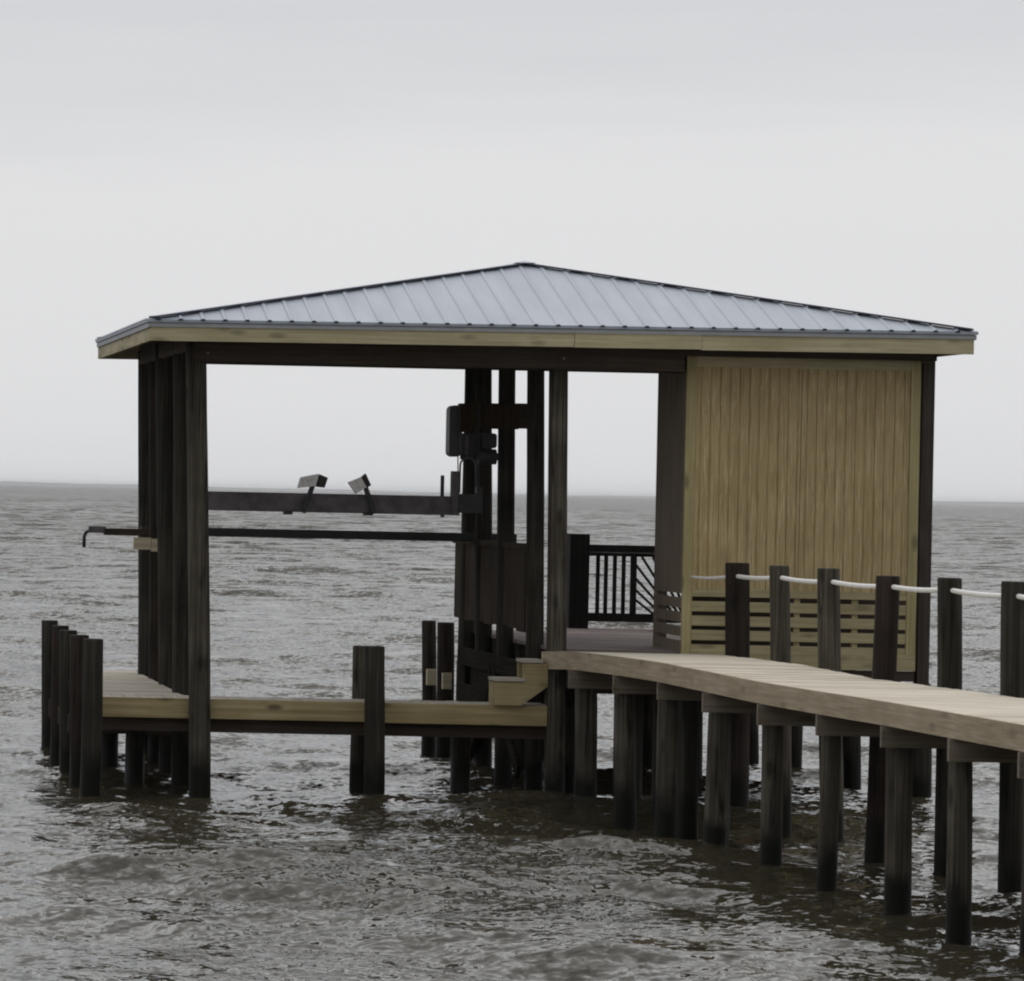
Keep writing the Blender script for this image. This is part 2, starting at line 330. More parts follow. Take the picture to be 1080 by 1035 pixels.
# piles standing under the platform
for x, Y in ((9.25, 40.9), (10.4, 42.6), (9.2, 43.1), (10.5, 45.2), (9.25, 45.3), (10.9, 40.9)):
    MB().tube([(x + .03, Y, -1.2), (x, Y, .2), (x - .01, Y, 1.28)], [.115, .11, .105], 14, .03).build('pile', M['pile'], bh, True)
# platform
XL, XR, YF, YB, ZP = 8.17, xr1 - .015, 40.215, 46.9, 1.585
s = MB(); y = YF
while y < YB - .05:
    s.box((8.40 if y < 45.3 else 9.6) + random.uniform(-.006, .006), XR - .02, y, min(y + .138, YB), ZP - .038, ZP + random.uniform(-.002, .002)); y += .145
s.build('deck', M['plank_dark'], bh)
s = MB()
for x in (9.3, 10.6, 11.6): s.box(x - .04, x + .04, YF + .45, YB - .05, 1.30, ZP - .04)
s.build('joist', M['beam_y'], bh)
for y in (40.7, 43.0, 45.2): MB().box(8.3, XR - .1, y - .05, y + .05, 1.10, 1.298).build('cap_beam', M['beam'], bh)
# beams carrying the roof
x0, x1 = 4.30, xr1 - .05
zb = 4.485
MB().box(4.47, px(722, 385, 39.84).x, 39.84, 39.94, zb + .025, 4.90).build('beam', M['beam'], bh)
MB().box(px(722, 385, 39.84).x + .003, x1, 39.845, 39.94, 4.675, 4.90).build('beam', M['beam'], bh)
MB().box(4.47, x1 - .05, 40.25, 40.30, zb + .02, 4.78).build('beam', M['beam'], bh)
MB().box(4.43, x1, 45.05, 45.15, 4.655, 4.90).build('beam', M['beam'], bh)
MB().box(4.395, 4.455, 39.945, 45.045, 4.635, 4.90).build('side_beam', M['beam_y'], bh)
MB().box(x1 - .10, x1, 39.945, 45.045, 4.65, 4.90).build('side_beam', M['beam_y'], bh)
MB().box(8.36, 8.46, 40.31, 45.045, 4.65, 4.90).build('side_beam', M['beam_y'], bh)
for bx, bz in ((4.60, 4.60), (4.66, 4.74), (8.30, 4.62), (8.38, 4.76)):
    MB().tube([(bx, 39.825, bz), (bx, 39.842, bz)], .016, 8).build('bolt_head', M['steel'], bh)
# roof
ex0, ey0, ey1 = px(155.5, 340, 39.45).x, 39.45, 45.6
ex1 = px(1032, 352, 39.45).x
def ez(x): return 4.925 + (x - ex0) / (ex1 - ex0) * .045
ax = px(553, 279, 41.6); AP = Vector((ax.x, 41.6, ax.z))
P0, P1, P2, P3 = Vector((ex0, ey0, ez(ex0))), Vector((ex1, ey0, ez(ex1))), Vector((ex1, ey1, ez(ex1))), Vector((ex0, ey1, ez(ex0)))
s = MB(); T = Vector((0, 0, -.03))
s.add([P0, P1, P2, P3, AP], [(0, 1, 4), (1, 2, 4), (2, 3, 4), (3, 0, 4)])
s.add([P0 + T, P1 + T, P2 + T, P3 + T, AP + T], [(1, 0, 4), (2, 1, 4), (3, 2, 4), (0, 3, 4)])
s.add([P0, P1, P2, P3, P0 + T, P1 + T, P2 + T, P3 + T], [(0, 4, 5, 1), (1, 5, 6, 2), (2, 6, 7, 3), (3, 7, 4, 0)])
closure = MB()
def ribs(A, B, inward):
    """ribs every 229 mm on the slope whose eave runs from A to B"""
    d = (B - A); ln = d.length; d.normalize(); nA = (B - A).cross(AP - A).normalized()
    if nA.z < 0: nA = -nA
    tap = (AP - A).dot(d); k = .115
    while k < ln - .05:
        q = A + d * k
        # point where the rib meets the hip
        f = k / tap if k < tap else (ln - k) / (ln - tap)
        foot = A + d * tap; up = AP - foot
        e = q + up * max(0, f - .012)
        if f > .02:
            w1, w2, h = .028, .012, .012; o = -up.normalized() * .012
            s.add([q + o - d * w1, q + o + d * w1, e + d * w1, e - d * w1, q + o - d * w2 + nA * h, q + o + d * w2 + nA * h, e + d * w2 + nA * h, e - d * w2 + nA * h],
                  [(0, 1, 5, 4), (1, 2, 6, 5), (2, 3, 7, 6), (3, 0, 4, 7), (4, 5, 6, 7)])
            c = q + o * 1.25
            closure.hexa([c - d * .026 - nA * .006, c + d * .026 - nA * .006, c + d * .026 - nA * .006 - o * .2, c - d * .026 - nA * .006 - o * .2,
                          c - d * .016 + nA * .014, c + d * .016 + nA * .014, c + d * .016 + nA * .014 - o * .2, c - d * .016 + nA * .014 - o * .2])
        k += .2286
ribs(P0, P1, 1); ribs(P1, P2, 1); ribs(P2, P3, 1); ribs(P3, P0, 1)
nroof = len(s.f); s.add(closure.v, closure.f)
rf = s.build('roof', M['roof'], bh); rf.data.materials.append(M['dark'])
for p_ in list(rf.data.polygons)[nroof:]: p_.material_index = 1
for Q in (P0, P1, P2, P3):
    a = Q + (AP - Q) * .012
    MB().bar(a + Vector((0, 0, .012)), AP + Vector((0, 0, .010)), .13, .014).build('hip_gap_shade', M['dark'], rf)  # dark strip standing for the shade in the gap under the cap
    MB().bar(a + Vector((0, 0, .0225)), AP + Vector((0, 0, .0195)), .135, .004).build('hip_cap', M['roof'], rf)
s = MB(); c = AP + Vector((0, 0, .012)); q = .11
s.add([c + Vector((-q, -q, 0)), c + Vector((q, -q, 0)), c + Vector((q, q, 0)), c + Vector((-q, q, 0)), c + Vector((0, 0, .028))], [(0, 1, 4), (1, 2, 4), (2, 3, 4), (3, 0, 4), (3, 2, 1, 0)])
s.build('peak_cap', M['roof'], rf)
# drip edge and fascia
i_ = .035; zf = -.035
def edge(x): return ez(x) + zf
dr = MB()
def slab(mb, a, b, y0, y1, z0, z1):    # along X, following the eave
    mb.hexa([(a, y0, edge(a) + z0), (b, y0, edge(b) + z0), (b, y1, edge(b) + z0), (a, y1, edge(a) + z0), (a, y0, edge(a) + z1), (b, y0, edge(b) + z1), (b, y1, edge(b) + z1), (a, y1, edge(a) + z1)])
slab(dr, ex0 + .012, ex1 - .012, ey0 + .018, ey0 + .030, -.042, 0)
dr.box(ex0 + .012, ex0 + .024, ey0 + .031, ey1 - .03, edge(ex0) - .05, edge(ex0)); dr.box(ex1 - .024, ex1 - .012, ey0 + .031, ey1 - .03, edge(ex1) - .05, edge(ex1))
dr.build('drip_edge', plain('eave trim metal', (.33, .33, .335), .6, 0, .1), rf)
cuts = [ex0 + .03, px(606, 345, 39.5).x, px(740, 345, 39.5).x, ex1 - .03]
for i in range(3):
    f1 = MB(); off = (0, -.006, .004)[i]
    slab(f1, cuts[i] + .002, cuts[i + 1] - .002, ey0 + .032 + off, ey0 + .07, -.185 - (0, .004, .012)[i], -.02); f1.build('fascia', M['fascia'], rf)
MB().box(ex0 + .030, ex0 + .068, ey0 + .072, ey1 - .05, edge(ex0) - .185, edge(ex0) - .01).build('fascia', M['fascia_y'], rf)
MB().box(ex1 - .068, ex1 - .030, ey0 + .072, ey1 - .05, edge(ex1) - .185, edge(ex1) - .01).build('fascia', M['fascia_y'], rf)
f1 = MB(); slab(f1, ex0 + .03, ex1 - .03, ey1 - .048, ey1 - .01, -.185, -.02); f1.build('fascia', M['fascia'], rf)
for k in range(1, 13):     # rafters seen from below
    x = ex0 + (ex1 - ex0) * k / 13
    if x < AP.x: t = (x - ex0) / (AP.x - ex0)
    else: t = (ex1 - x) / (ex1 - AP.x)
    zt = ez(x) + (AP.z - ez(x)) * t
    for (ys, ye) in ((ey0 + .08, ey0 + (AP.y - ey0) * t), (ey1 - .06, ey1 - (ey1 - AP.y) * t)):
        MB().bar((x, ys, ez(x) - .105), (x, ye, zt - .125), .04, .12).build('rafter', M['beam_y'], rf)

# clad corner: two siding sheets, trim, louvres, bottom board; and the return wall
YW = 40.05
xl, xr = px(724.5, 385, YW).x, px(971, 385, YW).x
ztop, zsid, zbt = px(850, 388, YW).z, px(850, 629, YW).z, px(960, 707, YW).z
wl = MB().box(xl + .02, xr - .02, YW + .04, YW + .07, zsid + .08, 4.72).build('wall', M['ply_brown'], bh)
mid = px(845, 450, YW).x
for k, (a, b_) in enumerate(((xl + .10, mid - .003), (mid + .003, xr - .10))):
    s = MB(); pts = []; x = a
    prof = [(a, YW)]
    g = a + .055
    while g < b_ - .03:
        prof += [(g - .009, YW), (g - .006, YW + .010), (g + .006, YW + .010), (g + .009, YW)]; g += .1016
    prof.append((b_, YW)); n_ = len(prof)
    vs = [(p, q, zsid - .02) for p, q in prof] + [(p, q, ztop) for p, q in prof]
    s.add(vs, [(i, i + 1, i + 1 + n_, i + n_) for i in range(n_ - 1)])
    s.box(a, b_, YW + .012, YW + .036, zsid - .02, ztop)
    o = s.build('siding_panel', M['ply'], wl)
xm = (xl + xr) / 2
MB().box(xl, xl + .098, YW - .022, YW + .03, 1.55, 4.70).build('corner_trim', M['trim'], wl)
MB().box(xr - .098, xr, YW - .022, YW + .03, zbt + .157, 4.70).build('corner_trim', M['trim'], wl)
MB().box(xl + .1, xr - .1, YW - .020, YW - .002, ztop - .012, 4.70).build('head_trim', M['fascia'], wl)
MB().box(xl + .1, xr - .1, YW - .018, YW - .001, zsid - .025, zsid + .055).build('sill_trim', M['slat'], wl)
s = MB(); zz = zsid - .03
gap = .045; sh = .105
for k in range(4):
    z1 = zz - gap - k * (sh + gap); s.box(xl + .1, xr - .1, YW - .012, YW + .012, z1 - sh, z1)
s.build('louvre', M['slat'], wl)
for x in (px(841, 650, YW).x, px(902, 650, YW).x): MB().box(x - .03, x + .03, YW + .014, YW + .05, zbt + .05, zsid + .07).build('louvre_stud', M['trim'], wl)
MB().box(px(735, 700, YW).x, xr, YW - .024, YW + .02, zbt - .01, zbt + .155).build('bottom_board', M['slat'], wl)
MB().box(px(735, 700, YW).x, xr, YW - .0, YW + .05, zbt - .12, zbt - .015).build('rim_joist', M['beam'], wl)
# return wall facing the slip
s = MB(); yb2 = 41.3; xw = xl + .02
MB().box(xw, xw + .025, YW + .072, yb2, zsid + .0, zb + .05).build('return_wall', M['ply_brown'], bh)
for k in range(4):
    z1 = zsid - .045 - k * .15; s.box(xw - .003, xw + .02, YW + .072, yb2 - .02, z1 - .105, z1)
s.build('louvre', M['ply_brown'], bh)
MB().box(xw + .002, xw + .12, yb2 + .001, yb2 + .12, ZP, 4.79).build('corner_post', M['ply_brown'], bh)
MB().box(px(728, 650, 41.8).x, px(962, 650, 41.8).x, yb2 + .5, yb2 + .53, ZP, ZP + .9).build('louvre_backing', M['beam'], bh)  # thin dark sheet added behind the louvre so its gaps look dark

# ---------------------------------------------------------------- railing across the back of the platform
yr = 46.6
rl = thing('back_railing', (10, yr, ZP), 'black railing with upright balusters and a sunburst section at the back of the platform', 'railing')
p0, p1 = px(600, 563, yr), px(620.5, 563, yr)
MB().box(p0.x, p1.x, yr - .1, yr + .14, ZP - .25, p0.z).build('newel_post', M['rail'], rl)
zt1, zt0 = px(650, 575, yr).z, px(650, 586, yr).z; zb1, zb0 = px(650, 647, yr).z, px(650, 656, yr).z
xe = 12.25
MB().box(p1.x, xe, yr - .04, yr + .06, zt0 + .035, zt1).build('top_rail', M['rail'], rl)
MB().box(p1.x, xe, yr - .02, yr + .02, zt0 - .01, zt0 + .033).build('top_rail', M['rail'], rl)
MB().box(p1.x, xe, yr - .03, yr + .03, zb0, zb1).build('bottom_rail', M['rail'], rl)
for xp in (630.2, 638.7, 648, 657.3, 666.5):
    x = px(xp, 620, yr).x; MB().box(x - .022, x + .022, yr - .018, yr + .018, zb1, zt0 - .01).build('baluster', M['rail'], rl)
xs = px(667.5, 620, yr).x; sw = 1.75; cx_ = xs + sw / 2; czr = zb1 - .47
s = MB(); 
for k in range(-11, 12):
    a = math.radians(90 + k * 4.8); dx, dz = math.cos(a), math.sin(a)
    t1 = (zt0 - .01 - czr) / dz
    if dx: t1 = min(t1, (sw / 2 - .02) / abs(dx))
    t0 = (zb1 - czr) / dz
    if t1 > t0 + .03: MB().bar((cx_ + dx * t0, yr, czr + dz * t0), (cx_ + dx * t1, yr, czr + dz * t1), .028, .028, (0, 1, 0)).build('sunburst_bar', M['rail'], rl)
MB().box(xs + .0, xs + .04, yr - .017, yr + .017, zb1, zt0 - .01).build('baluster', M['rail'], rl)
x = xs + sw
while x < xe: MB().box(x - .02, x + .02, yr - .018, yr + .018, zb1, zt0 - .01).build('baluster', M['rail'], rl); x += .12

# ---------------------------------------------------------------- board fence along the slip edge of the platform
bf = thing('privacy_rail', (8.25, 43.2, ZP), 'brown board railing between posts along the slip side of the platform', 'railing')
y = 41.4
xs_ = 8.28
for y in np.arange(41.45, 45.3, .47):
    z0 = 1.73 + random.uniform(-.03, .02); MB().box(xs_ - .012, xs_ + .012, y, y + .455, z0, 2.60).build('board', M['board'], bf)
MB().box(xs_ - .03, xs_ + .05, 41.35, 45.75, 2.602, 2.665).build('top_rail', M['board'], bf)
MB().box(xs_ + .014, xs_ + .05, 41.35, 45.75, 1.80, 1.88).build('bottom_rail', M['board'], bf)
# heavy timbers low in the slip edge
tw = thing('slip_timbers', (8.25, 43.2, .9), 'dark walers and cross braces below the platform edge beside the slip', 'timber bracing')
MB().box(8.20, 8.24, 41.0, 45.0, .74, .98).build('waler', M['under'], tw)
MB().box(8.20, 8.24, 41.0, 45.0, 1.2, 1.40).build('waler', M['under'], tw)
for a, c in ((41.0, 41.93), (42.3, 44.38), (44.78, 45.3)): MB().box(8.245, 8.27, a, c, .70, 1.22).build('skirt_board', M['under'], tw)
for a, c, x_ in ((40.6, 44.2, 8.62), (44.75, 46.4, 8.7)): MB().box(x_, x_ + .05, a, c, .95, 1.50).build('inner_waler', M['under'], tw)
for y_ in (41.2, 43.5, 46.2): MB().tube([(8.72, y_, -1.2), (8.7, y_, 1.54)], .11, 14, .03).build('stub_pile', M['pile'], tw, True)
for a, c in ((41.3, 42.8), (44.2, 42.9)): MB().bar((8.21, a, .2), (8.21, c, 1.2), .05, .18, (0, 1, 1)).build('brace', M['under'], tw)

# ---------------------------------------------------------------- short mooring piles
def mooring(label, x_t, y_t, x_b, Y, r, m, block=None):
    P = px(x_t, y_t, Y); b_ = wx(x_b, 0, Y)
    t = thing('mooring_pile', (b_, Y, 0), label, 'mooring pile', 'short mooring piles round the boat slip')
    pile('shaft', (x_t, y_t), x_b, Y, r, M[m], t)
    if block:
        bx0, by0, bx1, by1 = block; a = px(bx0, by0, Y - r - .05); b2 = px(bx1, by1, Y - r - .05)
        MB().box(a.x, b2.x, Y - r - .06, Y - r * .6, b2.z, a.z).build('fender_block', M['paletimber'], t)
mooring('nearest pile of the five at the left end of the slip deck', 97, 675, 94.5, 39.75, .108, 'pile')
mooring('second nearest pile of the five at the left end of the slip deck', 84, 671, 82.5, 41.1, .108, 'pile_red')
mooring('middle pile of the five at the left end of the slip deck', 73, 666, 71.5, 42.45, .105, 'pile')
mooring('fourth pile from the front of the five at the left end of the slip deck', 63, 661, 61, 43.8, .102, 'pile_red')
mooring('farthest pile of the five at the left end of the slip deck', 53, 655.5, 51, 45.2, .102, 'pile')
mooring('front pile of the pair that crosses the slip deck fascia', 396, 683, 393, 39.78, .108, 'pile')
mooring('back pile of the pair, half hidden behind the front one on the slip deck', 381, 682.5, 378.5, 40.95, .11, 'pile_grey')
mooring('far short pile at the back of the slip, left of its neighbour', 452, 655.5, 451, 47.7, .092, 'pile', (450.5, 706, 460, 723))
mooring('far short pile at the back of the slip, touching the board railing', 469, 657.5, 468, 46.85, .108, 'pile_red', (467, 710, 476, 727))

# ---------------------------------------------------------------- low slip deck
ZS = .985
sd_ = thing('slip_deck', (5.8, 40.3, 0), 'low L-shaped slip deck of pale planks with a yellowish front fascia', 'dock')
xa, xb_ = px(106, 745, 40.08).x, px(577, 745, 40.08).x
xm1 = px(385, 745, 40.08).x
MB().box(xa, xm1 - .002, 40.075, 40.113, ZS - .20, ZS + .004).build('fascia', M['slipfascia'], sd_)
MB().box(xm1 + .002, xb_, 40.072, 40.113, ZS - .205, ZS + .004).build('fascia', M['slipfascia'], sd_)
MB().box(xa + .02, xb_, 40.20, 40.30, ZS - .35, ZS - .042).build('beam', M['beam'], sd_)
s = MB(); x = xa + .005
while x < xb_ - .05: s.box(x, x + .136, 40.115, 40.75, ZS - .04, ZS + random.uniform(-.003, .003)); x += .143
s.build('walkway_planks', wood('slip walk planks', [(.26, .225, .175), (.38, .335, .27), (.48, .43, .36)], 'Y', .85, 1), sd_)
s = MB(); y = 40.755
while y < 46.0: s.box(xa + .005 + random.uniform(-.008, .008), 4.52, y, y + .136, ZS - .04, ZS + random.uniform(-.003, .003)); y += .143
s.build('finger_planks', M['slipplank'], sd_)
for x in (3.72, 4.42): MB().box(x - .04, x + .04, 40.31, 45.9, ZS - .3, ZS - .042).build('beam', M['beam_y'], sd_)
for y in (42.0, 43.4, 44.8): MB().box(3.4, 4.6, y - .04, y + .04, ZS - .5, ZS - .302).build('beam', M['beam'], sd_)
for x, y in ((4.1, 41.6), (4.0, 43.6), (4.15, 45.3), (7.5, 40.85)):
    MB().tube([(x, y, -1.2), (x, y, ZS - .3)], [.11, .105], 14, .03).build('pile', M['pile'], sd_, True)

# steps up to the walkway
stp = thing('steps', (7.9, 40.3, ZS), 'two-step timber stair from the slip deck up to the walkway', 'stair')
def stringer(y0, y1):
    P = [px(a, b_, 40.06) for a, b_ in ((521, 719), (551, 720), (551, 700), (577, 700.5), (577, 724), (549, 744), (521, 742))]
    P[-1].z = ZS + .006; P[-2].z = ZS + .006
    poly = [(p.x, p.z) for p in P]
    MB().prism(poly, y0, y1).build('stringer', M['stair'], stp)
stringer(40.02, 40.065); stringer(40.30, 40.34)
for (a, b_, c) in ((520, 552, 718), (549.5, 571, 698.6)):
    l0, l1 = px(a, c, 40.1), px(b_, c, 40.1)
    MB().box(l0.x, l1.x, 40.008, 40.36, l0.z - .0, l0.z + .032).build('tread', M['slipplank'], stp)
r0 = px(520.8, 722, 40.1); MB().box(r0.x - .012, r0.x + .006, 40.07, 40.30, ZS + .01, px(516, 719, 40.1).z - .004).build('riser', M['stair'], stp)

# ---------------------------------------------------------------- main walkway running to the shore
edge_top = [(540, 688), (572, 688), (603, 688), (620, 689), (650, 693), (690, 698.5), (740, 708), (775, 716), (800, 720), (858, 729.5), (940, 742), (1010, 754), (1080, 766), (1200, 788), (1500, 840)]
far_edge = [(740, 683), (776, 688), (822, 696), (876, 704), (937, 712), (998, 721.5), (1070, 732), (1160, 746), (1400, 785)]
front = [(583, 583, 725, 40.75, 10.5), (617.5, 615.5, 727, 39.3, 12), (660.5, 658.5, 732, 37.7, 11.5), (706.5, 701.5, 742, 36.1, 11.5), (760.5, 751.5, 750, 34.5, 12.5), (815.5, 811, 763, 32.9, 11.5), (875.5, 869.5, 775, 31.3, 10.5), (947, 944.5, 790, 29.7, 14), (1014.5, 1009, 803, 28.05, 13.2), (1092, 1087, 815, 26.8, 13.5)]
stations = []     # (Y, X left, X right, z)
for xt, xbm, yt, Y, r in front:
    P = px(xt, yt, Y); xe_ = P.x - .14
    z = 1.6
    for _ in range(6):
        b_ = (z - CH) * F / Y; xpix = CX + (xe_ * F / Y) * cr + b_ * sr
        z = px(xpix, interp(edge_top, xpix), Y).z
    stations.append([Y, xe_, z])
stations.sort()
YS = [a[0] for a in stations]; EX = [a[1] for a in stations]; EZ = [a[2] for a in stations]
def deck_z(Y):
    if Y < YS[0]: return EZ[0]
    return float(np.interp(Y, YS, EZ))
xcorner = px(572, 690, 40.2).x
def left_x(Y):
    if Y < YS[0]: return EX[0] + (YS[0] - Y) * .04
    return float(np.interp(Y, YS[:-1] + [40.2], EX[:-1] + [xcorner]))
ropeposts = [(776, 595, 776, 39.2, 13, 'pile_red'), (822, 598, 822, 37.4, 10.8, 'pile_grey'), (876, 601, 876, 35.7, 12.2, 'pile_grey'), (939, 609, 923, 33.9, 12.8, 'pile_red'), (1000, 611, 997.5, 32.8, 13, 'pile'), (1071, 615, 1064.5, 31.3, 13.2, 'pile')]
rpx = []
for xt, yt, xbm, Y, r, mm in ropeposts: rpx.append((Y, px(xt, 700, Y).x - r * Y / F - .0))
rpx.sort()
def right_x(Y):
    return float(np.interp(Y, [a for a, _ in rpx], [b for _, b in rpx])) + (max(0, rpx[0][0] - Y) * .035)
wk = thing('walkway', (9.2, 33, 0), 'long raised timber walkway of pale planks on dark piles running towards the shore', 'pier')
print('stations', [(round(a, 2), round(b, 2), round(c, 3)) for a, b, c in stations], rpx)
s = MB(); y = 19.0; Yend = 40.2
rx_end = px(722, 690, 40.0).x
while y < Yend:
    y2 = min(y + .1425, Yend); zz = deck_z(y) + random.uniform(-.0025, .0025)
    j = random.uniform(-.004, .004); R0, R1 = right_x(y), right_x(y2)
    if y > 39.4: R0 = R1 = min(R0, rx_end + .06)
    A, B = left_x(y), left_x(y2)
    s.hexa([(A + .04, y, zz - .038), (R0 + j, y, zz - .038), (R1 + j, y2, zz - .038), (B + .04, y2, zz - .038), (A + .04, y, zz), (R0 + j, y, zz), (R1 + j, y2, zz), (B + .04, y2, zz)])
    y += .1445
s.build('deck', M['plank'], wk)
# fascia boards, each spanning a few bays and following the sag of the deck
segs = np.linspace(19, Yend, 56)
def strip(fx, side, name, m, ztop_, h):
    cutY = [19, 24.5, 29.6, 32.95, 36.1, Yend]
    for c0, c1 in zip(cutY[:-1], cutY[1:]):
        ysx = [c0 + .002] + [v for v in segs if c0 + .05 < v < c1 - .05] + [c1 - .002]; s = MB(); o = []
        off = random.uniform(-.004, .004)
        vs = []
        for v in ysx:
            x = fx(v) + off; z = deck_z(v) + ztop_
            vs += [(x, v, z - h), (x + side * .038, v, z - h), (x + side * .038, v, z), (x, v, z)]
        k = len(ysx); fs = [(0, 1, 2, 3), (4 * k - 4, 4 * k - 3, 4 * k - 2, 4 * k - 1)]
        for i in range(k - 1):
            for q in range(4): fs.append((4 * i + q, 4 * i + 4 + q, 4 * i + 4 + (q + 1) % 4, 4 * i + (q + 1) % 4))
        s.add(vs, fs); s.build(name, m, wk)
strip(left_x, 1, 'fascia', M['fascia_deck'], .006, .185)
strip(lambda v: min(right_x(v), 99) - .03, -1, 'stringer', M['fascia_deck'], -.042, .18)
zc = deck_z(Yend)
MB().box(left_x(Yend) - .002, 8.55, Yend + .0, Yend + .035, zc - .19, zc + .006).build('fascia', M['fascia'], wk)
# cap beams, piles
for i, (xt, xbm, yt, Y, r) in enumerate(front):
    z = deck_z(Y); P = px(xt, yt, Y); X0 = P.x - (.17, .2, .16, .15, .2, .17, .15, .17, .14, .16)[i]
    Xr = right_x(min(Y, 39.0)) + .05
    z1 = z - .182; dz = random.uniform(-.015, .01) + .055
    MB().box(X0, Xr, Y - .145, Y - .10, z1 - .225 + dz, z1).build('pile_cap', M['cap'], wk)
    MB().box(X0 + .16, Xr, Y + .10, Y + .145, z1 - .225 + dz, z1).build('pile_cap', M['cap'], wk)
    pile('pile', (xt, yt), xbm, Y, r * Y / F, M['pile_grey'], wk, zcap=z1 - .01)
    if i in (3,): pile('pile', (xt + 20, yt + 3), xbm + 22, Y + .42, .10, M['pile'], wk, zcap=z1 - .20)
for Y in (25.2, 23.5, 21.8):
    z1 = deck_z(Y) - .182; X0 = left_x(Y) - .02
    MB().box(X0, right_x(Y) + .05, Y - .145, Y - .10, z1 - .225, z1).build('pile_cap', M['cap'], wk)
    for x in (X0 + .17, right_x(Y) + .12): MB().tube([(x, Y, -1.2), (x, Y, z1)], .11, 14, .03).build('pile', M['pile_grey'], wk, True)
eyes = []
for i, (xt, yt, xbm, Y, r, mm) in enumerate(ropeposts):
    pile('rope_post', (xt, yt), xbm, Y, r * Y / F, M[mm], wk)
for Y in (40.7,):
    pass
# middle piles under the walkway seen between the front ones
for x, Y in ((9.05, 39.6), (9.0, 38.1), (9.15, 36.4)):
    MB().tube([(x, Y, -1.2), (x, Y, 1.2)], .10, 12, .03).build('pile', M['pile'], wk, True)

# rope through the posts
eye_px = [(729, 608.5, 40.0), (775, 607.5, 39.2), (822, 609, 37.4), (876, 613.5, 35.7), (938, 618.5, 33.9), (1000, 622, 32.8), (1070.5, 628.5, 31.3)]
E = [px(*e) for e in eye_px]; E.append(E[-1] + (E[-1] - E[-2]) * 1.1)
pts = []
for a, b_ in zip(E[:-1], E[1:]):
    for k in range(8):
        t = k / 8; p = a.lerp(b_, t); p.z -= .035 * 4 * t * (1 - t) * .5; pts.append(p)
pts.append(E[-1])
n_ = len(pts)
rope = MB().tube(pts, [.013 + .009 * min(1, i / 8) for i in range(n_)], 8).build('rope', M['rope'], None, True)
tag(rope, 'white rope strung through the tops of the walkway posts', 'rope')

# ---------------------------------------------------------------- boat lift
lf = thing('boat_lift', (6.4, 42.5, ZS), 'boat lift with grey cross beam, two tilted bunks and a motor', 'boat lift')
YLf = 42.3
a, b_ = px(196, 519.5, YLf), px(484, 524, YLf)
zt_, zb_ = px(350, 521, YLf).z, px(350, 541, YLf).z
s = MB(); s.box(a.x, b_.x, YLf - .008, YLf + .008, zb_ + .012, zt_ - .012); s.box(a.x, b_.x, YLf - .06, YLf + .06, zt_ - .012, zt_); s.box(a.x, b_.x, YLf - .06, YLf + .06, zb_, zb_ + .012)
s.box(a.x, b_.x, YLf - .062, YLf - .054, zb_ + .013, zt_ - .013)
s.build('lift_beam', M['steel'], lf)
YL2 = 44.9
s = MB(); s.box(a.x - .05, b_.x + .15, YL2 - .05, YL2 + .05, zb_ + .02, zt_ - .03); s.build('lift_beam', M['steel'], lf)
def bunk(poly_face, side_dx, ang_name, strut, foot):
    # bunk: a carpeted board running back between the two beams, its sawn end faces the viewer
    Yf = YLf - .14; P = [px(x, y, Yf) for x, y in poly_face]
    MB().prism([(p.x, p.z) for p in P], Yf, Yf + .07).build('bunk', M['carpet'], lf)
    c = sum(P, Vector()) / len(P)
    Q = [c + (p - c) * .96 for p in P]
    MB().prism([(p.x, p.z) for p in Q], Yf - .012, Yf - .001).build('bunk_end', M['carpet'], lf)
    a, b_ = px(*strut[0], Yf + .02), px(*strut[1], Yf + .02)
    MB().bar(a, b_, .05, .05, (0, 1, 0)).build('bunk_bracket', M['steel_dark'], lf)
    f = px(*foot, Yf + .05); MB().box(f.x - .05, f.x + .04, YLf - .09, YLf + .05, f.z - .02, f.z + .02).build('bracket_foot', M['steel_dark'], lf)
bunk([(314, 515), (317.5, 503.5), (336.5, 500), (333, 513)], 0, '', ((319.5, 541), (332, 506)), (305, 541))
bunk([(367.5, 509), (381, 503.5), (387, 514), (375.5, 521)], 0, '', ((395, 542), (383, 507)), (389.5, 542))
# darker bunk sides turned to the slip
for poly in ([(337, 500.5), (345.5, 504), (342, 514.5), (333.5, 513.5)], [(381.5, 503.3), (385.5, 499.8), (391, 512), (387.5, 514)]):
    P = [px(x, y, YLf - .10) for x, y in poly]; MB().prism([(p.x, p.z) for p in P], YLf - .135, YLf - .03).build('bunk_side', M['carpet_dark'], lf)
p = px(466.5, 512, YLf); MB().box(p.x - .018, p.x + .018, YLf - .02, YLf + .02, zt_, px(466, 501.5, YLf).z).build('guide_pin', M['steel_dark'], lf)
p = px(466.5, 544.5, YLf); MB().tube([p + Vector((0, 0, -.012)), p + Vector((0, 0, .02))], .022, 8).build('bolt', M['steel_dark'], lf)
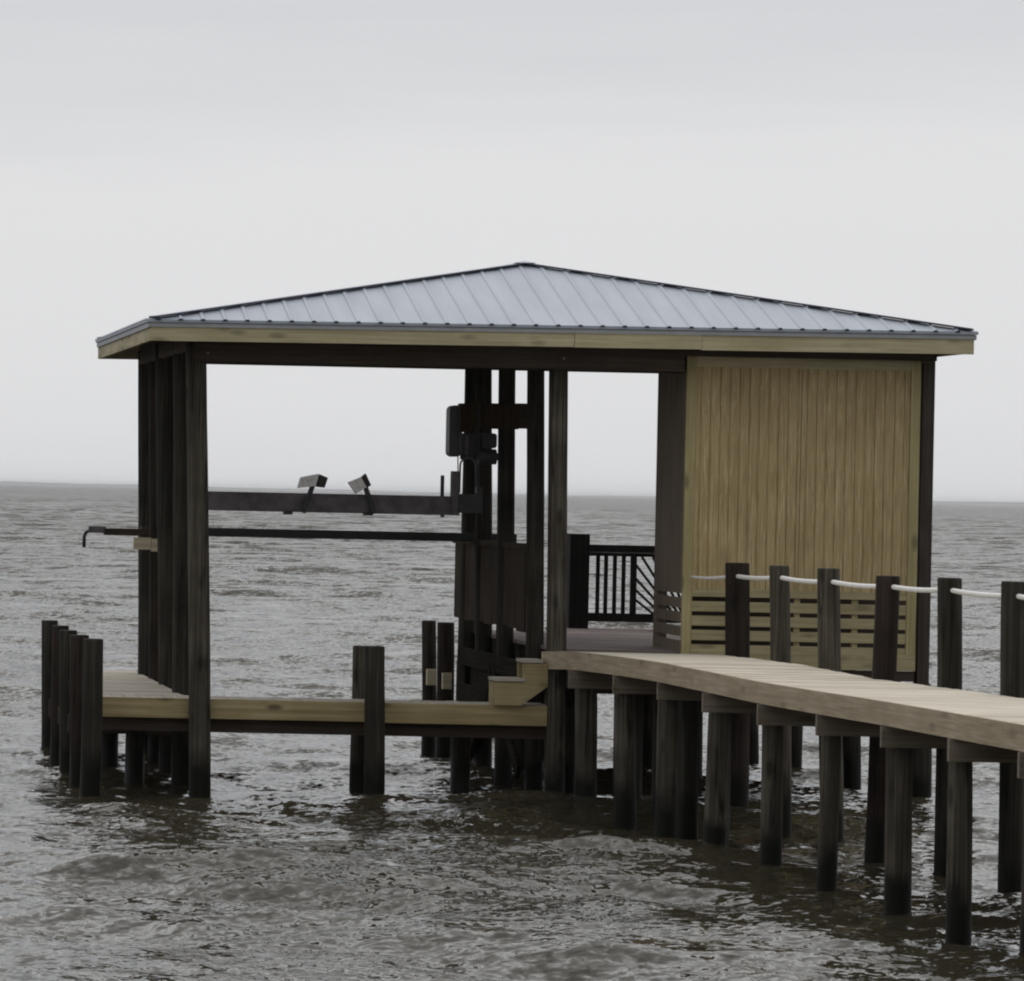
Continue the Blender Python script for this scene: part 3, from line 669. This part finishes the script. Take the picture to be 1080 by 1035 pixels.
# winch end on the inner posts
Yg = 43.0
def pbox(x0, y0, x1, y1, Y, d, name, m, par=lf, rnd=0):
    A, B = px(x0, y0, Y), px(x1, y1, Y)
    if rnd:
        w, h = (B.x - A.x) / 2, (A.z - B.z) / 2; c = ((A.x + B.x) / 2, (A.z + B.z) / 2); r = min(w, h) * rnd; poly = []
        for qx, qz, t0 in ((1, 1, 0), (-1, 1, 90), (-1, -1, 180), (1, -1, 270)):
            for t in range(0, 91, 18):
                an = math.radians(t0 + t); poly.append((c[0] + qx * (w - r) + math.cos(an) * r, c[1] + qz * (h - r) + math.sin(an) * r))
        return MB().prism(poly, Y, Y + d).build(name, m, par)
    return MB().box(A.x, B.x, Y, Y + d, B.z, A.z).build(name, m, par)
pbox(497, 425, 547, 453, 42.55, .09, 'head_timber', M['board'])
pbox(545, 425.5, 566, 452.5, 42.66, .09, 'head_timber', M['beam'])
pbox(486.5, 425.5, 496.5, 456, 42.5, .2, 'head_timber', M['board'])
pbox(474.5, 427.5, 487, 482, 42.52, .22, 'gear_cover', M['motor'], rnd=.8)
pbox(486.5, 457, 507, 485, 42.56, .05, 'mount_plate', M['steel_dark'])
pbox(490.5, 459, 494, 480, 42.545, .012, 'belt', M['steel'])
pbox(509, 457, 524, 473, 42.45, .2, 'gearbox', M['steel_dark'], rnd=.4)
A = px(504, 482, 42.42); B = px(523, 482, 42.42)
MB().tube([A, A.lerp(B, .5), B], .085, 16).build('motor', M['steel_dark'], lf, True)
MB().tube([B, B + Vector((.04, 0, 0))], .04, 12).build('motor_shaft', M['steel_dark'], lf)
c = px(493.5, 491, 42.42); s = MB()
loop = [c + Vector((math.cos(t) * .085, 0, math.sin(t) * .085)) for t in np.linspace(0, math.pi, 10)]
loop = [px(502.3, 520, 42.42)] + loop + [px(484.6, 520, 42.42)]
s.tube(loop, .011, 8); s.build('cable_loop', M['steel'], lf, True)
pbox(478, 497, 484, 543, 42.16, .16, 'guide_channel', M['steel'])
pbox(484.3, 521, 509, 541.5, 42.12, .20, 'carriage', M['steel_dark'])
pbox(503, 514, 509, 521, 42.14, .12, 'carriage_lug', M['steel_dark'])
for x in (483, 505):
    MB().bar(px(x, 528, 42.3), px(x, 430, 42.5), .012, .012).build('cable', M['steel_dark'], lf)

# ---------------------------------------------------------------- hooked bar across the slip
hb = thing('hooked_bar', (6, 44.0, 2.66), 'thin dark bar crossing the slip with a downturned hook past the left posts', 'bar')
YH = 44.45
za = px(300, 563, YH).z; zh = .095
x_h = px(88.5, 558, YH).x; x_m = px(110.5, 560, YH).x; x_e = px(150, 560, YH).x; x_r = px(545, 570, YH).x
MB().box(x_h + .05, x_m, YH - .12, YH - .04, za - .035, za + .04).build('hook_arm', M['steel'], hb)
MB().box(x_m - .02, 4.62, YH - .16, YH - .08, za - .058, za + .022).build('arm_timber', M['beam'], hb)
hk = [px(99, 559, YH - .08), px(94, 559.5, YH - .08), px(90.5, 562, YH - .08), px(88.8, 566, YH - .08), px(88.6, 577.5, YH - .08)]
MB().tube(hk, .02, 8).build('hook', M['steel_dark'], hb, True)
MB().box(4.40, x_r, YH, YH + .08, za - .05, za + .05).build('cross_bar', M['steel_dark'], hb)
A, B = px(141, 567, 43.95), px(173, 582, 43.95)
blk = MB(); xj = px(159.5, 570, 43.95).x
s = MB().box(A.x, xj - .003, 43.93, 44.0, B.z + .02, A.z); s.box(xj + .003, B.x, 43.925, 44.0, B.z, A.z - .01)
blo = s.build('bolted_block', M['paletimber']); tag(blo, 'pale timber block bolted across the back left posts under the bar', 'timber block')

# ---------------------------------------------------------------- the damp air over the bay
hz = MB().box(-80000, 80000, -60, 33000, -3, 22).build('haze', M['dark']); hz['kind'] = 'stuff'
m = bpy.data.materials.new('bay air'); m.use_nodes = True; n = m.node_tree.nodes; n.clear()
o_ = n.new('ShaderNodeOutputMaterial'); v_ = n.new('ShaderNodeVolumePrincipled'); m.node_tree.links.new(v_.outputs[0], o_.inputs['Volume'])
v_.inputs['Density'].default_value = 6e-5; v_.inputs['Color'].default_value = (.96, .965, .97, 1); v_.inputs['Anisotropy'].default_value = .5
hz.data.materials.clear(); hz.data.materials.append(m)
